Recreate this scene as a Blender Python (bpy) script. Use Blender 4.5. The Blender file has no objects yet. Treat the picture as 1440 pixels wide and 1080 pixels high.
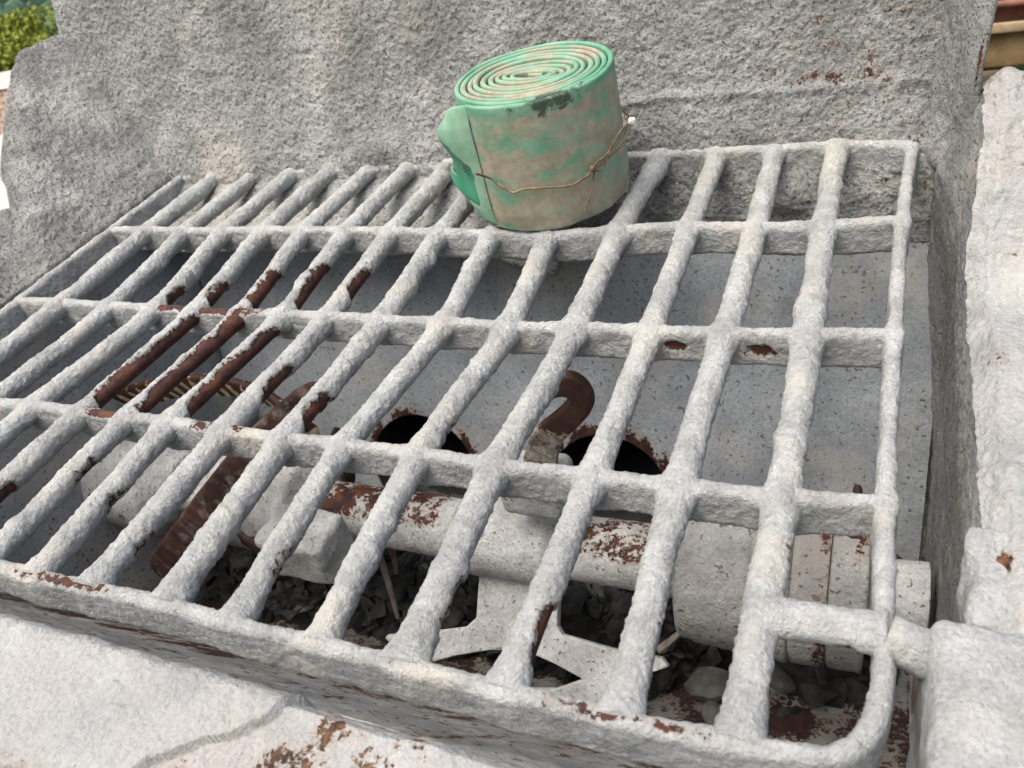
import bpy, bmesh, math, random
import numpy as np
from mathutils import Matrix, Vector

random.seed(7)
rng = np.random.default_rng(7)
S = bpy.context.scene
COL = S.collection

# ------------------------------------------------------------------ camera, sky, sun, exposure
# "hopper space": x along the rails, y along the round bars, z normal to the grate.  The whole machine
# stands with its grate sloping 17 degrees down towards the viewer, 1.5 m above the ground.
CAM = np.array([-0.01572, -0.22912, 0.46936])
YAW, PIT, ROL, FPX = -0.53999, -0.66148, -0.27957, 1147.37
TILT = math.radians(17.2)
M_HOP = Matrix.Translation((0, 0, 1.5)) @ Matrix.Rotation(TILT, 4, 'X')

def cam_axes():
    f = np.array([math.sin(YAW)*math.cos(PIT), math.cos(YAW)*math.cos(PIT), math.sin(PIT)])
    r = np.cross(f, [0, 0, 1]); r /= np.linalg.norm(r); u = np.cross(r, f)
    return math.cos(ROL)*r+math.sin(ROL)*u, -math.sin(ROL)*r+math.cos(ROL)*u, f
CR, CU, CF = cam_axes()
def ray(px): return CF + (px[0]-720)/FPX*CR + (540-px[1])/FPX*CU
def onplane(px, n, d):
    n = np.array(n, float); v = ray(px)
    return CAM + (d-n@CAM)/(n@v)*v
def onaxis(px, ax, val):
    n = np.zeros(3); n[ax] = 1; return onplane(px, n, val)

camd = bpy.data.cameras.new('camera'); cam = bpy.data.objects.new('camera', camd); COL.objects.link(cam)
mc = Matrix(((CR[0], CU[0], -CF[0], CAM[0]), (CR[1], CU[1], -CF[1], CAM[1]), (CR[2], CU[2], -CF[2], CAM[2]), (0, 0, 0, 1)))
cam.matrix_world = M_HOP @ mc
camd.sensor_width = 36; camd.lens = FPX/1440*36; camd.clip_start = 0.02; camd.clip_end = 3000
camd.dof.use_dof = True; camd.dof.focus_distance = 0.85; camd.dof.aperture_fstop = 11
S.camera = cam

w = bpy.data.worlds.new('World'); S.world = w; w.use_nodes = True
nt = w.node_tree; bg = nt.nodes['Background']
sky = nt.nodes.new('ShaderNodeTexSky'); sky.sky_type = 'NISHITA'; sky.sun_disc = False
SUN_EL, SUN_AZ = math.radians(59), math.radians(-155)      # azimuth from +y, clockwise positive to +x
sky.sun_elevation = SUN_EL; sky.sun_rotation = SUN_AZ
sky.air_density = 1.0; sky.dust_density = 8.0; sky.ozone_density = 0.6
nt.links.new(sky.outputs[0], bg.inputs[0]); bg.inputs[1].default_value = 0.15
sl = bpy.data.lights.new('sun', 'SUN'); sl.energy = 1.4; sl.angle = math.radians(60); sl.color = (1.0, 1.0, 0.99)
so = bpy.data.objects.new('sun', sl); COL.objects.link(so)
sd = Vector((math.sin(SUN_AZ)*math.cos(SUN_EL), math.cos(SUN_AZ)*math.cos(SUN_EL), math.sin(SUN_EL)))
so.rotation_euler = sd.to_track_quat('Z', 'Y').to_euler(); so.location = (0, 0, 6)
S.view_settings.view_transform = 'Standard'; S.view_settings.look = 'None'
S.view_settings.exposure = 0.65; S.view_settings.gamma = 1.0

# ------------------------------------------------------------------ noise
_perm = np.random.default_rng(3).permutation(256).astype(np.int64)
_perm = np.concatenate([_perm, _perm, _perm])
_g = np.random.default_rng(5).normal(size=(256, 3)); _g /= np.linalg.norm(_g, axis=1)[:, None]
def perlin(P):
    P = np.asarray(P, float); i = np.floor(P).astype(np.int64); f = P-i; i &= 255
    u = f*f*f*(f*(f*6-15)+10); out = np.zeros(len(P))
    for dx in (0, 1):
        for dy in (0, 1):
            for dz in (0, 1):
                h = _perm[_perm[_perm[(i[:, 0]+dx) & 255]+((i[:, 1]+dy) & 255)]+((i[:, 2]+dz) & 255)]
                g = _g[h]; d = f-np.array([dx, dy, dz])
                ww = (u[:, 0] if dx else 1-u[:, 0])*(u[:, 1] if dy else 1-u[:, 1])*(u[:, 2] if dz else 1-u[:, 2])
                out += ww*(g*d).sum(1)
    return out*1.5
def fbm(P, freq, octv=3, gain=0.5):
    P = np.asarray(P, float)*freq; a = 1.0; s = 0; t = 0
    for k in range(octv):
        s = s+a*perlin(P+17.3*k); t += a; a *= gain; P = P*2.03
    return s/t
def sstep(a, b, x):
    t = np.clip((np.asarray(x, float)-a)/(b-a), 0, 1); return t*t*(3-2*t)

# ------------------------------------------------------------------ materials
def mat(name, lo, hi, freq=14, rough=0.93, bump=0.5, bscale=120, pits=0.0, pitcol=(0.03, 0.028, 0.026), pitscale=90,
        stain=None, stain_amt=0.0, stain_scale=9, rusty=True, rust_lo=(0.032, 0.012, 0.011), rust_hi=(0.20, 0.075, 0.025), fine=0.25,
        bdist=0.004, mid=None, rust_hi_amt=0.5, fscale=None, ffloor=0.38, streak=0.0, tint=None):
    m = bpy.data.materials.new(name); m.use_nodes = True; n = m.node_tree; n.nodes.clear(); L = n.links.new
    if rusty: lo, hi = ((c[0]*.952, c[1]*.995, c[2]*1.03) for c in (lo, hi))
    out = n.nodes.new('ShaderNodeOutputMaterial'); b = n.nodes.new('ShaderNodeBsdfPrincipled'); L(b.outputs[0], out.inputs[0])
    b.inputs['Roughness'].default_value = rough; b.inputs['Specular IOR Level'].default_value = 0.25
    tc = n.nodes.new('ShaderNodeTexCoord'); V = tc.outputs['Object']
    def noise(sc, det=4, r=0.6):
        t = n.nodes.new('ShaderNodeTexNoise'); t.inputs['Scale'].default_value = sc; t.inputs['Detail'].default_value = det
        t.inputs['Roughness'].default_value = r; L(V, t.inputs['Vector']); return t.outputs[0]
    def ramp(src, a, c, ca=(0, 0, 0), cb=(1, 1, 1)):
        r = n.nodes.new('ShaderNodeValToRGB'); e = r.color_ramp.elements
        e[0].position = a; e[0].color = (*ca, 1); e[1].position = c; e[1].color = (*cb, 1); L(src, r.inputs[0]); return r.outputs[0]
    def mix(fac, A, B, mode='MIX'):
        x = n.nodes.new('ShaderNodeMix'); x.data_type = 'RGBA'; x.blend_type = mode
        for s, v in ((x.inputs[0], fac), (x.inputs[6], A), (x.inputs[7], B)):
            if hasattr(v, 'links'): L(v, s)
            elif isinstance(v, (int, float)): s.default_value = v
            else: s.default_value = (*v, 1)
        return x.outputs[2]
    def math_(op, A, B, C=None):
        x = n.nodes.new('ShaderNodeMath'); x.operation = op
        for k, v in enumerate((A, B, C)):
            if v is None: continue
            if hasattr(v, 'links'): L(v, x.inputs[k])
            else: x.inputs[k].default_value = v
        return x.outputs[0]
    col = ramp(noise(freq, 6, 0.65), 0.36, 0.64, lo, hi)
    if mid: col = mix(ramp(noise(freq*0.33+1.7, 3), 0.5, 0.62), col, mid)
    col = mix(fine, col, ramp(noise(fscale or bscale*2.6, 4, 0.75), 0.32, 0.62, (ffloor,)*3, (1, 1, 1)), 'MULTIPLY')
    if tint: col = mix(math_('MULTIPLY', ramp(noise(freq*0.4+2.3, 4, 0.6), 0.52, 0.68), 0.7), col, tint)
    if streak > 0:
        mp = n.nodes.new('ShaderNodeMapping'); mp.inputs['Scale'].default_value = (9, 2.0, 2.0); L(V, mp.inputs[0])
        t_ = n.nodes.new('ShaderNodeTexNoise'); t_.inputs['Scale'].default_value = 1.0; t_.inputs['Detail'].default_value = 5; t_.inputs['Roughness'].default_value = .6; L(mp.outputs[0], t_.inputs['Vector'])
        col = mix(streak, col, ramp(t_.outputs[0], 0.36, 0.62, (0.42, 0.42, 0.42), (1.0, 0.99, 0.97)), 'MULTIPLY')
    if stain and stain_amt > 0:
        col = mix(math_('MULTIPLY', ramp(noise(stain_scale, 5, 0.7), 0.58-0.1*stain_amt, 0.72), min(1, stain_amt)), col, stain)
    if pits > 0:
        pf = ramp(noise(pitscale, 2, 0.5), 0.645-0.06*pits, 0.70-0.06*pits)
        col = mix(math_('MULTIPLY', pf, 0.8), col, pitcol)
    h = math_('ADD', math_('MULTIPLY', noise(bscale, 5, 0.7), 0.6), math_('MULTIPLY', noise(bscale*0.28, 4, 0.6), 1.0))
    if pits > 0: h = math_('SUBTRACT', h, math_('MULTIPLY', pf, 0.35))
    rgh = None
    if rusty:
        at = n.nodes.new('ShaderNodeAttribute'); at.attribute_name = 'rust'; at.attribute_type = 'GEOMETRY'
        rf = math_('ADD', at.outputs['Fac'], math_('MULTIPLY_ADD', noise(170, 4, 0.7), 0.9, -0.45))
        rm = ramp(rf, 0.47, 0.53)
        rc = mix(math_('MULTIPLY', ramp(noise(55, 5, 0.7), 0.45, 0.62), rust_hi_amt), rust_lo, rust_hi)
        rim = ramp(rf, 0.36, 0.5, (0, 0, 0), (1, 1, 1))
        col = mix(math_('MULTIPLY', rim, 0.35), col, (0.36, 0.19, 0.07))
        col = mix(rm, col, rc)
        h = mix(rm, h, mix(0.7, h, (0.3, 0.3, 0.3)))
        rgh = math_('MULTIPLY_ADD', rm, -0.3, rough); L(rgh, b.inputs['Roughness'])
    L(col, b.inputs['Base Color'])
    bp = n.nodes.new('ShaderNodeBump'); bp.inputs['Strength'].default_value = bump; bp.inputs['Distance'].default_value = bdist
    L(h, bp.inputs['Height']); L(bp.outputs[0], b.inputs['Normal'])
    return m

M_bar = mat('cement_on_bars', (0.385, 0.385, 0.367), (0.58, 0.58, 0.556), 30, bump=1.0, bscale=330, pits=0.0, bdist=0.007, fine=0.62, fscale=310, ffloor=0.5, rust_lo=(0.040, 0.016, 0.015), rust_hi_amt=0.35, tint=(0.53, 0.515, 0.465))
M_wall = mat('cement_on_wall', (0.325, 0.325, 0.307), (0.53, 0.528, 0.50), 8, bump=1.0, bscale=260, pits=0.42, pitscale=230, fine=0.75, fscale=300, ffloor=0.36,
             pitcol=(0.10, 0.095, 0.085), stain=(0.58, 0.575, 0.54), stain_amt=0.5, stain_scale=4, bdist=0.009, streak=0.42, tint=(0.46, 0.45, 0.40))
M_plate = mat('dusty_plate', (0.21, 0.21, 0.205), (0.31, 0.31, 0.30), 12, bump=0.35, bscale=150, pits=0.5, pitscale=120, pitcol=(0.08, 0.07, 0.06))
M_panel = mat('panel_steel', (0.30, 0.325, 0.345), (0.48, 0.505, 0.52), 6, bump=0.4, bscale=150, pits=0.22, pitscale=170, fine=0.6, fscale=260,
              pitcol=(0.10, 0.08, 0.065), rust_hi=(0.11, 0.05, 0.035), streak=0.35, tint=(0.47, 0.45, 0.40))
M_white = mat('pale_cement', (0.29, 0.29, 0.278), (0.49, 0.49, 0.47), 9, bump=1.0, bscale=190, pits=0.0, fine=0.5, fscale=300, ffloor=0.5, rust_hi=(0.34, 0.17, 0.06), bdist=.006, tint=(0.43, 0.42, 0.385), mid=(0.38, 0.38, 0.365))
M_shaft = mat('cement_on_shaft', (0.38, 0.378, 0.36), (0.66, 0.655, 0.63), 16, bump=0.8, bscale=200, pits=0.02, pitscale=200, pitcol=(0.14, 0.11, 0.09), fine=0.5, fscale=260, bdist=.005)
M_drum = mat('caked_drum', (0.26, 0.26, 0.247), (0.50, 0.495, 0.47), 13, bump=0.9, bscale=170, pits=0.1, pitscale=120, pitcol=(0.14, 0.11, 0.09), fine=0.5, fscale=260, bdist=.006, tint=(0.36, 0.35, 0.33), streak=0.4)
M_rust = mat('rusted_steel', (0.030, 0.017, 0.015), (0.085, 0.042, 0.032), 24, bump=0.4, bscale=160, rusty=False, stain=(0.33, 0.31, 0.28), stain_amt=0.5, stain_scale=40, rough=0.8)
M_ribbed = mat('caked_rusty_steel', (0.42, 0.29, 0.15), (0.58, 0.47, 0.32), 60, bump=0.5, bscale=160, rough=0.9, rust_lo=(.035, .016, .012), rust_hi=(.12, .06, .03))
M_front = mat('front_slope', (0.26, 0.257, 0.243), (0.46, 0.455, 0.43), 13, bump=0.6, bscale=130, pits=0.3, rust_lo=(0.055, 0.033, 0.028), rust_hi=(0.14, 0.085, 0.065))
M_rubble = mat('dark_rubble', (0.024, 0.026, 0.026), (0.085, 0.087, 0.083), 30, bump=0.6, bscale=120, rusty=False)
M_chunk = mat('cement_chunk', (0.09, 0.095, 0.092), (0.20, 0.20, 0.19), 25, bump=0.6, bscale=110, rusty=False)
M_stick = mat('dry_stick', (0.15, 0.13, 0.11), (0.34, 0.31, 0.27), 40, bump=0.4, rusty=False)
M_dark = mat('dark_pipe', (0.02, 0.02, 0.022), (0.045, 0.045, 0.05), 20, rusty=False)

def hose_mat(name, inner=False):
    m = bpy.data.materials.new(name); m.use_nodes = True; n = m.node_tree; L = n.links.new; b = n.nodes['Principled BSDF']
    b.inputs['Roughness'].default_value = 0.62 if not inner else 0.5; b.inputs['Specular IOR Level'].default_value = 0.3
    tc = n.nodes.new('ShaderNodeTexCoord')
    def noise(sc, det, r, stretch=(1, 1, 1)):
        mp = n.nodes.new('ShaderNodeMapping'); mp.inputs['Scale'].default_value = stretch; L(tc.outputs['Object'], mp.inputs[0])
        t = n.nodes.new('ShaderNodeTexNoise'); t.inputs['Scale'].default_value = sc; t.inputs['Detail'].default_value = det; t.inputs['Roughness'].default_value = r
        L(mp.outputs[0], t.inputs['Vector']); return t.outputs[0]
    def ramp(s, a, c, ca, cb):
        r = n.nodes.new('ShaderNodeValToRGB'); e = r.color_ramp.elements; e[0].position = a; e[0].color = (*ca, 1); e[1].position = c; e[1].color = (*cb, 1); L(s, r.inputs[0]); return r.outputs[0]
    def mix(f, A, B):
        x = n.nodes.new('ShaderNodeMix'); x.data_type = 'RGBA'
        for s, v in ((x.inputs[0], f), (x.inputs[6], A), (x.inputs[7], B)):
            if hasattr(v, 'links'): L(v, s)
            elif isinstance(v, (int, float)): s.default_value = v
            else: s.default_value = (*v, 1)
        return x.outputs[2]
    if inner:
        col = ramp(noise(18, 3, .5), .35, .65, (0.02, 0.16, 0.09), (0.05, 0.25, 0.15))
    else:
        green = ramp(noise(20, 4, .6), .35, .65, (0.06, 0.27, 0.165), (0.21, 0.39, 0.28))
        dirt = ramp(noise(60, 4, .7), .3, .7, (0.22, 0.195, 0.14), (0.38, 0.34, 0.26))
        at = n.nodes.new('ShaderNodeAttribute'); at.attribute_name = 'dirt'
        a1 = n.nodes.new('ShaderNodeMath'); a1.operation = 'MULTIPLY_ADD'; L(noise(26, 6, .66, (1, 1, 1.8)), a1.inputs[0]); a1.inputs[1].default_value = .75; h1 = n.nodes.new('ShaderNodeMath'); h1.operation = 'MULTIPLY'; h1.inputs[1].default_value = .5; L(at.outputs['Fac'], h1.inputs[0]); L(h1.outputs[0], a1.inputs[2])
        col = mix(ramp(a1.outputs[0], 0.42, 0.55, (0.14, 0.14, 0.14), (0.95, 0.95, 0.95)), green, dirt)
        at2 = n.nodes.new('ShaderNodeAttribute'); at2.attribute_name = 'tar'
        a2 = n.nodes.new('ShaderNodeMath'); a2.operation = 'MULTIPLY_ADD'; L(noise(75, 5, .75), a2.inputs[0]); a2.inputs[1].default_value = .7; h2 = n.nodes.new('ShaderNodeMath'); h2.operation = 'MULTIPLY'; h2.inputs[1].default_value = .5; L(at2.outputs['Fac'], h2.inputs[0]); L(h2.outputs[0], a2.inputs[2])
        col = mix(ramp(a2.outputs[0], 0.58, 0.66, (0, 0, 0), (0.85, 0.85, 0.85)), col, (0.03, 0.028, 0.025))
    L(col, b.inputs['Base Color'])
    bp = n.nodes.new('ShaderNodeBump'); bp.inputs['Strength'].default_value = .35; bp.inputs['Distance'].default_value = .002
    L(noise(110, 4, .6), bp.inputs['Height']); L(bp.outputs[0], b.inputs['Normal'])
    return m
M_hose = hose_mat('dirty_green_hose'); M_hosein = hose_mat('hose_lining', True)

def simple(name, lo, hi, freq, rough=0.85, bump=0.3, bscale=40, bdist=0.01):
    return mat(name, lo, hi, freq, rough=rough, bump=bump, bscale=bscale, rusty=False, bdist=bdist)
M_wire = simple('rusty_wire', (0.09, 0.07, 0.05), (0.26, 0.2, 0.13), 120)
M_wirew = simple('white_tip', (0.7, 0.69, 0.66), (0.85, 0.84, 0.8), 80)
M_steel_red = simple('red_oxide_beam', (0.15, 0.065, 0.045), (0.27, 0.14, 0.10), 12)
M_timber = simple('weathered_timber', (0.13, 0.085, 0.035), (0.25, 0.18, 0.085), 10)
M_pale_timber = simple('pale_timber', (0.20, 0.15, 0.09), (0.34, 0.27, 0.17), 10)
M_ground = simple('dry_ground', (0.10, 0.092, 0.08), (0.2, 0.185, 0.16), 2.5, bump=.5, bscale=12, bdist=.03)
M_whitewall = simple('whitewash', (0.6, 0.6, 0.58), (0.74, 0.74, 0.72), 2, bump=.2)
M_brick = simple('pale_brick', (0.36, 0.24, 0.18), (0.5, 0.38, 0.31), 3)
M_bark = simple('bark', (0.06, 0.05, 0.035), (0.13, 0.1, 0.07), 6)
M_leaf = simple('leaf', (0.16, 0.22, 0.03), (0.32, 0.36, 0.06), 1.3, bump=0)
M_wood = simple('far_wood', (0.035, 0.075, 0.045), (0.07, 0.13, 0.075), .12, bump=0)
M_hill = simple('hill', (0.03, 0.065, 0.04), (0.05, 0.1, 0.06), .08, bump=0)
M_paint = simple('machine_paint', (0.16, 0.2, 0.19), (0.28, 0.3, 0.28), 8)

# ------------------------------------------------------------------ object helpers
def thing(name, label, cat, base=(0, 0, 0), group=None, hop=True):
    o = bpy.data.objects.new(name, None); COL.objects.link(o); o.empty_display_size = 0.05
    M = Matrix.Translation(base); o.matrix_world = M_HOP @ M if hop else M
    o['label'] = label; o['category'] = cat
    if group: o['group'] = group
    o['base'] = list(base); return o
def build(name, V, F, m, parent=None, attrs=None, smooth=True, base=None, label=None):
    V = np.asarray(V, float)
    if base is None: base = parent['base'] if parent is not None and 'base' in parent else (0, 0, 0)
    V = V-np.array(list(base))
    me = bpy.data.meshes.new(name)
    if isinstance(F, np.ndarray):
        me.vertices.add(len(V)); me.vertices.foreach_set('co', V.ravel())
        k = F.shape[1]; me.loops.add(F.size); me.loops.foreach_set('vertex_index', F.ravel().astype(np.int32))
        me.polygons.add(len(F)); me.polygons.foreach_set('loop_start', np.arange(0, F.size, k, dtype=np.int32))
        me.update(calc_edges=True); me.validate()
    else:
        me.from_pydata(V.tolist(), [], F); me.update()
    if smooth: me.polygons.foreach_set('use_smooth', np.ones(len(me.polygons), bool))
    for k, a in (attrs or {}).items():
        at = me.attributes.new(k, 'FLOAT', 'POINT'); at.data.foreach_set('value', np.asarray(a, np.float32))
    me.materials.append(m)
    o = bpy.data.objects.new(name, me); COL.objects.link(o)
    if parent is not None:
        o.parent = parent
        if parent.type != 'EMPTY': o['base'] = list(base)
        else: o['base'] = list(parent['base'])
    if label: o['label'] = label
    return o
def single(name, V, F, m, label, cat, base, group=None, hop=True, attrs=None, smooth=True):
    o = build(name, V, F, m, None, attrs, smooth, base=base)
    M = Matrix.Translation(base); o.matrix_world = M_HOP @ M if hop else M
    o['label'] = label; o['category'] = cat
    if group: o['group'] = group
    return o

def gridfaces(n, m, wrap=False):
    i, j = np.meshgrid(np.arange(n-1), np.arange(m if wrap else m-1), indexing='ij')
    j2 = (j+1) % m
    return np.stack([i*m+j, (i+1)*m+j, (i+1)*m+j2, i*m+j2], -1).reshape(-1, 4)
def resample(P, step):
    P = np.asarray(P, float)
    # Catmull-Rom through the points, then even steps
    Q = np.vstack([2*P[0]-P[1], P, 2*P[-1]-P[-2]]); out = []
    for k in range(1, len(Q)-2):
        t = np.linspace(0, 1, 24, endpoint=False)[:, None]
        p0, p1, p2, p3 = Q[k-1], Q[k], Q[k+1], Q[k+2]
        out.append(.5*((2*p1)+(-p0+p2)*t+(2*p0-5*p1+4*p2-p3)*t*t+(-p0+3*p1-3*p2+p3)*t**3))
    out.append(P[-1:]); out = np.vstack(out)
    s = np.concatenate([[0], np.cumsum(np.linalg.norm(np.diff(out, axis=0), axis=1))])
    n = max(3, int(s[-1]/step)+1); q = np.linspace(0, s[-1], n)
    return np.stack([np.interp(q, s, out[:, a]) for a in range(3)], 1), q
def sweep(path, prof, up=(0, 0, 1), scale=None, disp=None, roundcap=0):
    """path (n,3); prof (k,2) as (side, up); scale(i)->(n,2); disp(P,N)->(offset, attrs)."""
    path = np.asarray(path, float); n = len(path); k = len(prof)
    T = np.gradient(path, axis=0); T /= np.linalg.norm(T, axis=1)[:, None]
    up = np.array(up, float); Sd = np.cross(T, up); Sd /= np.linalg.norm(Sd, axis=1)[:, None]; U = np.cross(Sd, T)
    sc = np.ones((n, 2)) if scale is None else scale
    cap = np.ones(n)
    if roundcap:
        s = np.concatenate([[0], np.cumsum(np.linalg.norm(np.diff(path, axis=0), axis=1))])
        e = np.minimum(s, s[-1]-s)/roundcap; cap = np.sqrt(np.clip(1-(1-np.clip(e, 0.02, 1))**2, 0.02, 1))
    pr = np.asarray(prof, float)
    V = path[:, None]+Sd[:, None]*(pr[None, :, :1]*(sc[:, None, :1]*cap[:, None, None]))+U[:, None]*(pr[None, :, 1:]*(sc[:, None, 1:]*cap[:, None, None]))
    tn = np.roll(pr, -1, 0)-np.roll(pr, 1, 0); nn = np.stack([tn[:, 1], -tn[:, 0]], 1); nn /= np.linalg.norm(nn, axis=1)[:, None]+1e-9
    if (nn*(pr-pr.mean(0))).sum() < 0: nn = -nn
    N = Sd[:, None]*nn[None, :, :1]+U[:, None]*nn[None, :, 1:]
    V = V.reshape(-1, 3); N = N.reshape(-1, 3); at = {}
    if disp is not None:
        off, at = disp(V, N); V = V+N*off[:, None]
    F = gridfaces(n, k, True).tolist()
    F.append(list(range(k))); F.append([(n-1)*k+j for j in range(k)][::-1])
    return V, F, at
def circle(r, k): a = np.linspace(0, 2*np.pi, k, endpoint=False); return np.stack([r*np.cos(a), r*np.sin(a)], 1)
def rrect(wd, ht, r, k=5, z0=None, nside=6):
    """closed rounded rectangle, centred (or hanging below z0)"""
    pts = []
    for cx, cz, a0 in ((wd/2-r, ht/2-r, 0), (-wd/2+r, ht/2-r, 90), (-wd/2+r, -ht/2+r, 180), (wd/2-r, -ht/2+r, 270)):
        for a in np.linspace(a0, a0+90, k): pts.append((cx+r*math.cos(math.radians(a)), cz+r*math.sin(math.radians(a))))
    pts = np.array(pts); out = []
    for i in range(len(pts)):
        a, b = pts[i], pts[(i+1) % len(pts)]; L = np.linalg.norm(b-a)
        m = nside if L > 2.5*r else 1
        for t in range(m): out.append(a+(b-a)*t/m)
    out = np.array(out)
    if z0 is not None: out[:, 1] += z0-ht/2
    return out
def sheet(fn, nu, nv, thick, disp=None, away=None):
    """fn(u,v)->P ; a displaced front skin with a plain back skin"""
    u, v = np.meshgrid(np.linspace(0, 1, nu), np.linspace(0, 1, nv), indexing='ij')
    P = fn(u.ravel(), v.ravel()); G = P.reshape(nu, nv, 3)
    N = np.cross(np.gradient(G, axis=0), np.gradient(G, axis=1)).reshape(-1, 3); N /= np.linalg.norm(N, axis=1)[:, None]+1e-12
    if away is not None and (N@np.array(away)).mean() < 0: N = -N
    at = {}; Vf = P
    if disp is not None:
        off, at = disp(P, N); Vf = P+N*off[:, None]
    Vb = P-N*thick; n = nu*nv
    F = gridfaces(nu, nv); Fb = F[:, ::-1]+n
    ring = np.concatenate([np.arange(nv-1), np.arange(nu-1)*nv+nv-1, (nu-1)*nv+np.arange(nv-1, 0, -1), np.arange(nu-1, 0, -1)*nv])
    r2 = np.roll(ring, -1); Fs = np.stack([ring, r2, r2+n, ring+n], 1)
    at = {k: np.concatenate([a, np.zeros(n)]) for k, a in at.items()}
    return np.vstack([Vf, Vb]), np.vstack([F, Fb, Fs]), at
def lump(center, size, sub=10, rnd=0.25, amp=0.004, freq=40, rot=None, seed=0):
    """rounded, uneven block"""
    bm = bmesh.new(); bmesh.ops.create_cube(bm, size=1.0)
    bmesh.ops.subdivide_edges(bm, edges=bm.edges[:], cuts=sub, use_grid_fill=True)
    V = np.array([v.co[:] for v in bm.verts]); F = [[v.index for v in f.verts] for f in bm.faces]; bm.free()
    size = np.array(size, float)
    q = V*size; r = rnd*size.min()/2; inner = np.clip(q, -(size/2-r), size/2-r); d = q-inner; L = np.linalg.norm(d, axis=1)[:, None]
    q = np.where(L > 1e-9, inner+d/np.maximum(L, 1e-9)*r, q)
    nrm = q/np.maximum(np.linalg.norm(q/size, axis=1)[:, None], 1e-9)/size; nrm /= np.linalg.norm(nrm, axis=1)[:, None]+1e-9
    q = q+nrm*(amp*fbm(q+seed*3.7, freq, 4))[:, None]
    if rot is not None: q = q@np.array(Matrix.Rotation(rot[1], 3, rot[0])).T
    return q+np.array(center), F
def plate(outline, holes, thick, to3d, nrm, bevel=0.002, sub=0):
    """extruded plate from 2-d loops; to3d maps loop points to 3-d, nrm its thickness direction"""
    bm = bmesh.new(); edges = []
    for loop in [outline]+holes:
        vs = [bm.verts.new(to3d(p)) for p in loop]
        for i in range(len(vs)): edges.append(bm.edges.new((vs[i], vs[(i+1) % len(vs)])))
    bmesh.ops.triangle_fill(bm, edges=edges, use_beauty=True)
    for f in list(bm.faces):
        c = f.calc_center_median()
    ret = bmesh.ops.extrude_face_region(bm, geom=bm.faces[:])
    nv = [v for v in ret['geom'] if isinstance(v, bmesh.types.BMVert)]
    bmesh.ops.translate(bm, verts=nv, vec=Vector(np.array(nrm)*thick))
    bmesh.ops.recalc_face_normals(bm, faces=bm.faces[:])
    if bevel:
        sharp = [e for e in bm.edges if len(e.link_faces) == 2 and e.calc_face_angle(0) > 0.9]
        bmesh.ops.bevel(bm, geom=sharp, offset=bevel, segments=2, affect='EDGES', profile=0.6)
    V = [v.co[:] for v in bm.verts]; bm.verts.index_update(); F = [[v.index for v in f.verts] for f in bm.faces]; bm.free()
    return np.array(V), F
def smoothloop(pts, n=6):
    P = np.array(pts, float); k = len(P); out = []
    for i in range(k):
        p0, p1, p2, p3 = P[i-1], P[i], P[(i+1) % k], P[(i+2) % k]
        for t in np.linspace(0, 1, n, endpoint=False):
            out.append(.5*((2*p1)+(-p0+p2)*t+(2*p0-5*p1+4*p2-p3)*t*t+(-p0+3*p1-3*p2+p3)*t**3))
    return [tuple(q) for q in out]

# ------------------------------------------------------------------ the ground and the far setting (world space)
def structure(name, V, F, m, smooth=True):
    o = build(name, V, F, m, None, None, smooth, base=(0, 0, 0)); o['kind'] = 'structure'; return o
CAMW = np.array(cam.matrix_world.translation)
R3 = np.array(M_HOP.to_3x3())
def far(px, dist):
    v = R3@ray(px); return CAMW+v/np.hypot(v[0], v[1])*dist
r_ = np.concatenate([[0.0], np.geomspace(.6, 2500, 60)]); a_ = np.linspace(0, 2*np.pi, 73)[:-1]
Pg = np.array([(r*math.cos(a), r*math.sin(a), 0) for r in r_ for a in a_])
Pg[:, 2] = 0.03*fbm(Pg, .8, 3)*np.clip(np.hypot(Pg[:, 0], Pg[:, 1])/3, 0, 1)-sstep(20, 60, np.hypot(Pg[:, 0], Pg[:, 1]))*1.5
structure('ground', Pg, gridfaces(len(r_), 72, True), M_ground)

# ------------------------------------------------------------------ the hopper
LEAN = 0.40
def back_y(z): return 0.775+LEAN*z
hop = thing('concrete_hopper', 'cement-caked steel hopper of a concrete pump, holding the white-grey grate', 'hopper', (0, 0.3, -0.75))

def Xl(z): return np.where(z < .225, -1.158-.90*np.maximum(z, 0), -1.3605+0*z)
def Xr(z): return 0.0225+.065*z+.055*sstep(-.02, -.06, z)
def crust_wall(P, N):
    x, y, z = P[:, 0], P[:, 1], P[:, 2]
    low = np.exp(-((z-.005)/.05)**2)
    low = np.where(z > .005, low, np.maximum(low, .75*sstep(-.16, -.05, z)))
    off = .006+.0050*fbm(P, 9, 4, .6)*(.6+.4*sstep(.12, .0, z))+.0030*fbm(P+5, 38, 2, .6)+.0036*fbm(P+2, 125, 2, .8)+(.010+.014*sstep(-.50, -.58, x))*low*(0.6+.5*fbm(P, 14, 2))
    # small bulge line below the middle of the wall
    off += .004*np.exp(-((z-.055-.01*fbm(P*[1, 0, 0], 6, 2))/.006)**2)*sstep(-.45, -.3, x)
    rust = .28*fbm(P+9, 55, 2)+.17+.20*np.exp(-((z-.066)/.006)**2-((x+.09)/.05)**2)+.12*sstep(-.4, -.1, x)
    off = off*sstep(-.125, -.07, z+.03*fbm(P, 12, 3))-.004*(z < -.118)
    off += .020*np.exp(-(((x+.135)/.03)**2+((z+.06)/.022)**2)**1.5)
    return off, {'rust': rust}
def f_back(u, v):
    z = -.125+v*.565; z = z+(1-v)**4*.05*fbm(np.stack([u*1.4, 0*u, 0*u], 1), 6, 4, .6); return np.stack([Xl(z)+(Xr(z)-Xl(z))*u, back_y(z), z], 1)
V, F, at = sheet(f_back, 760, 345, .012, crust_wall, away=(0, -1, .4))
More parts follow.
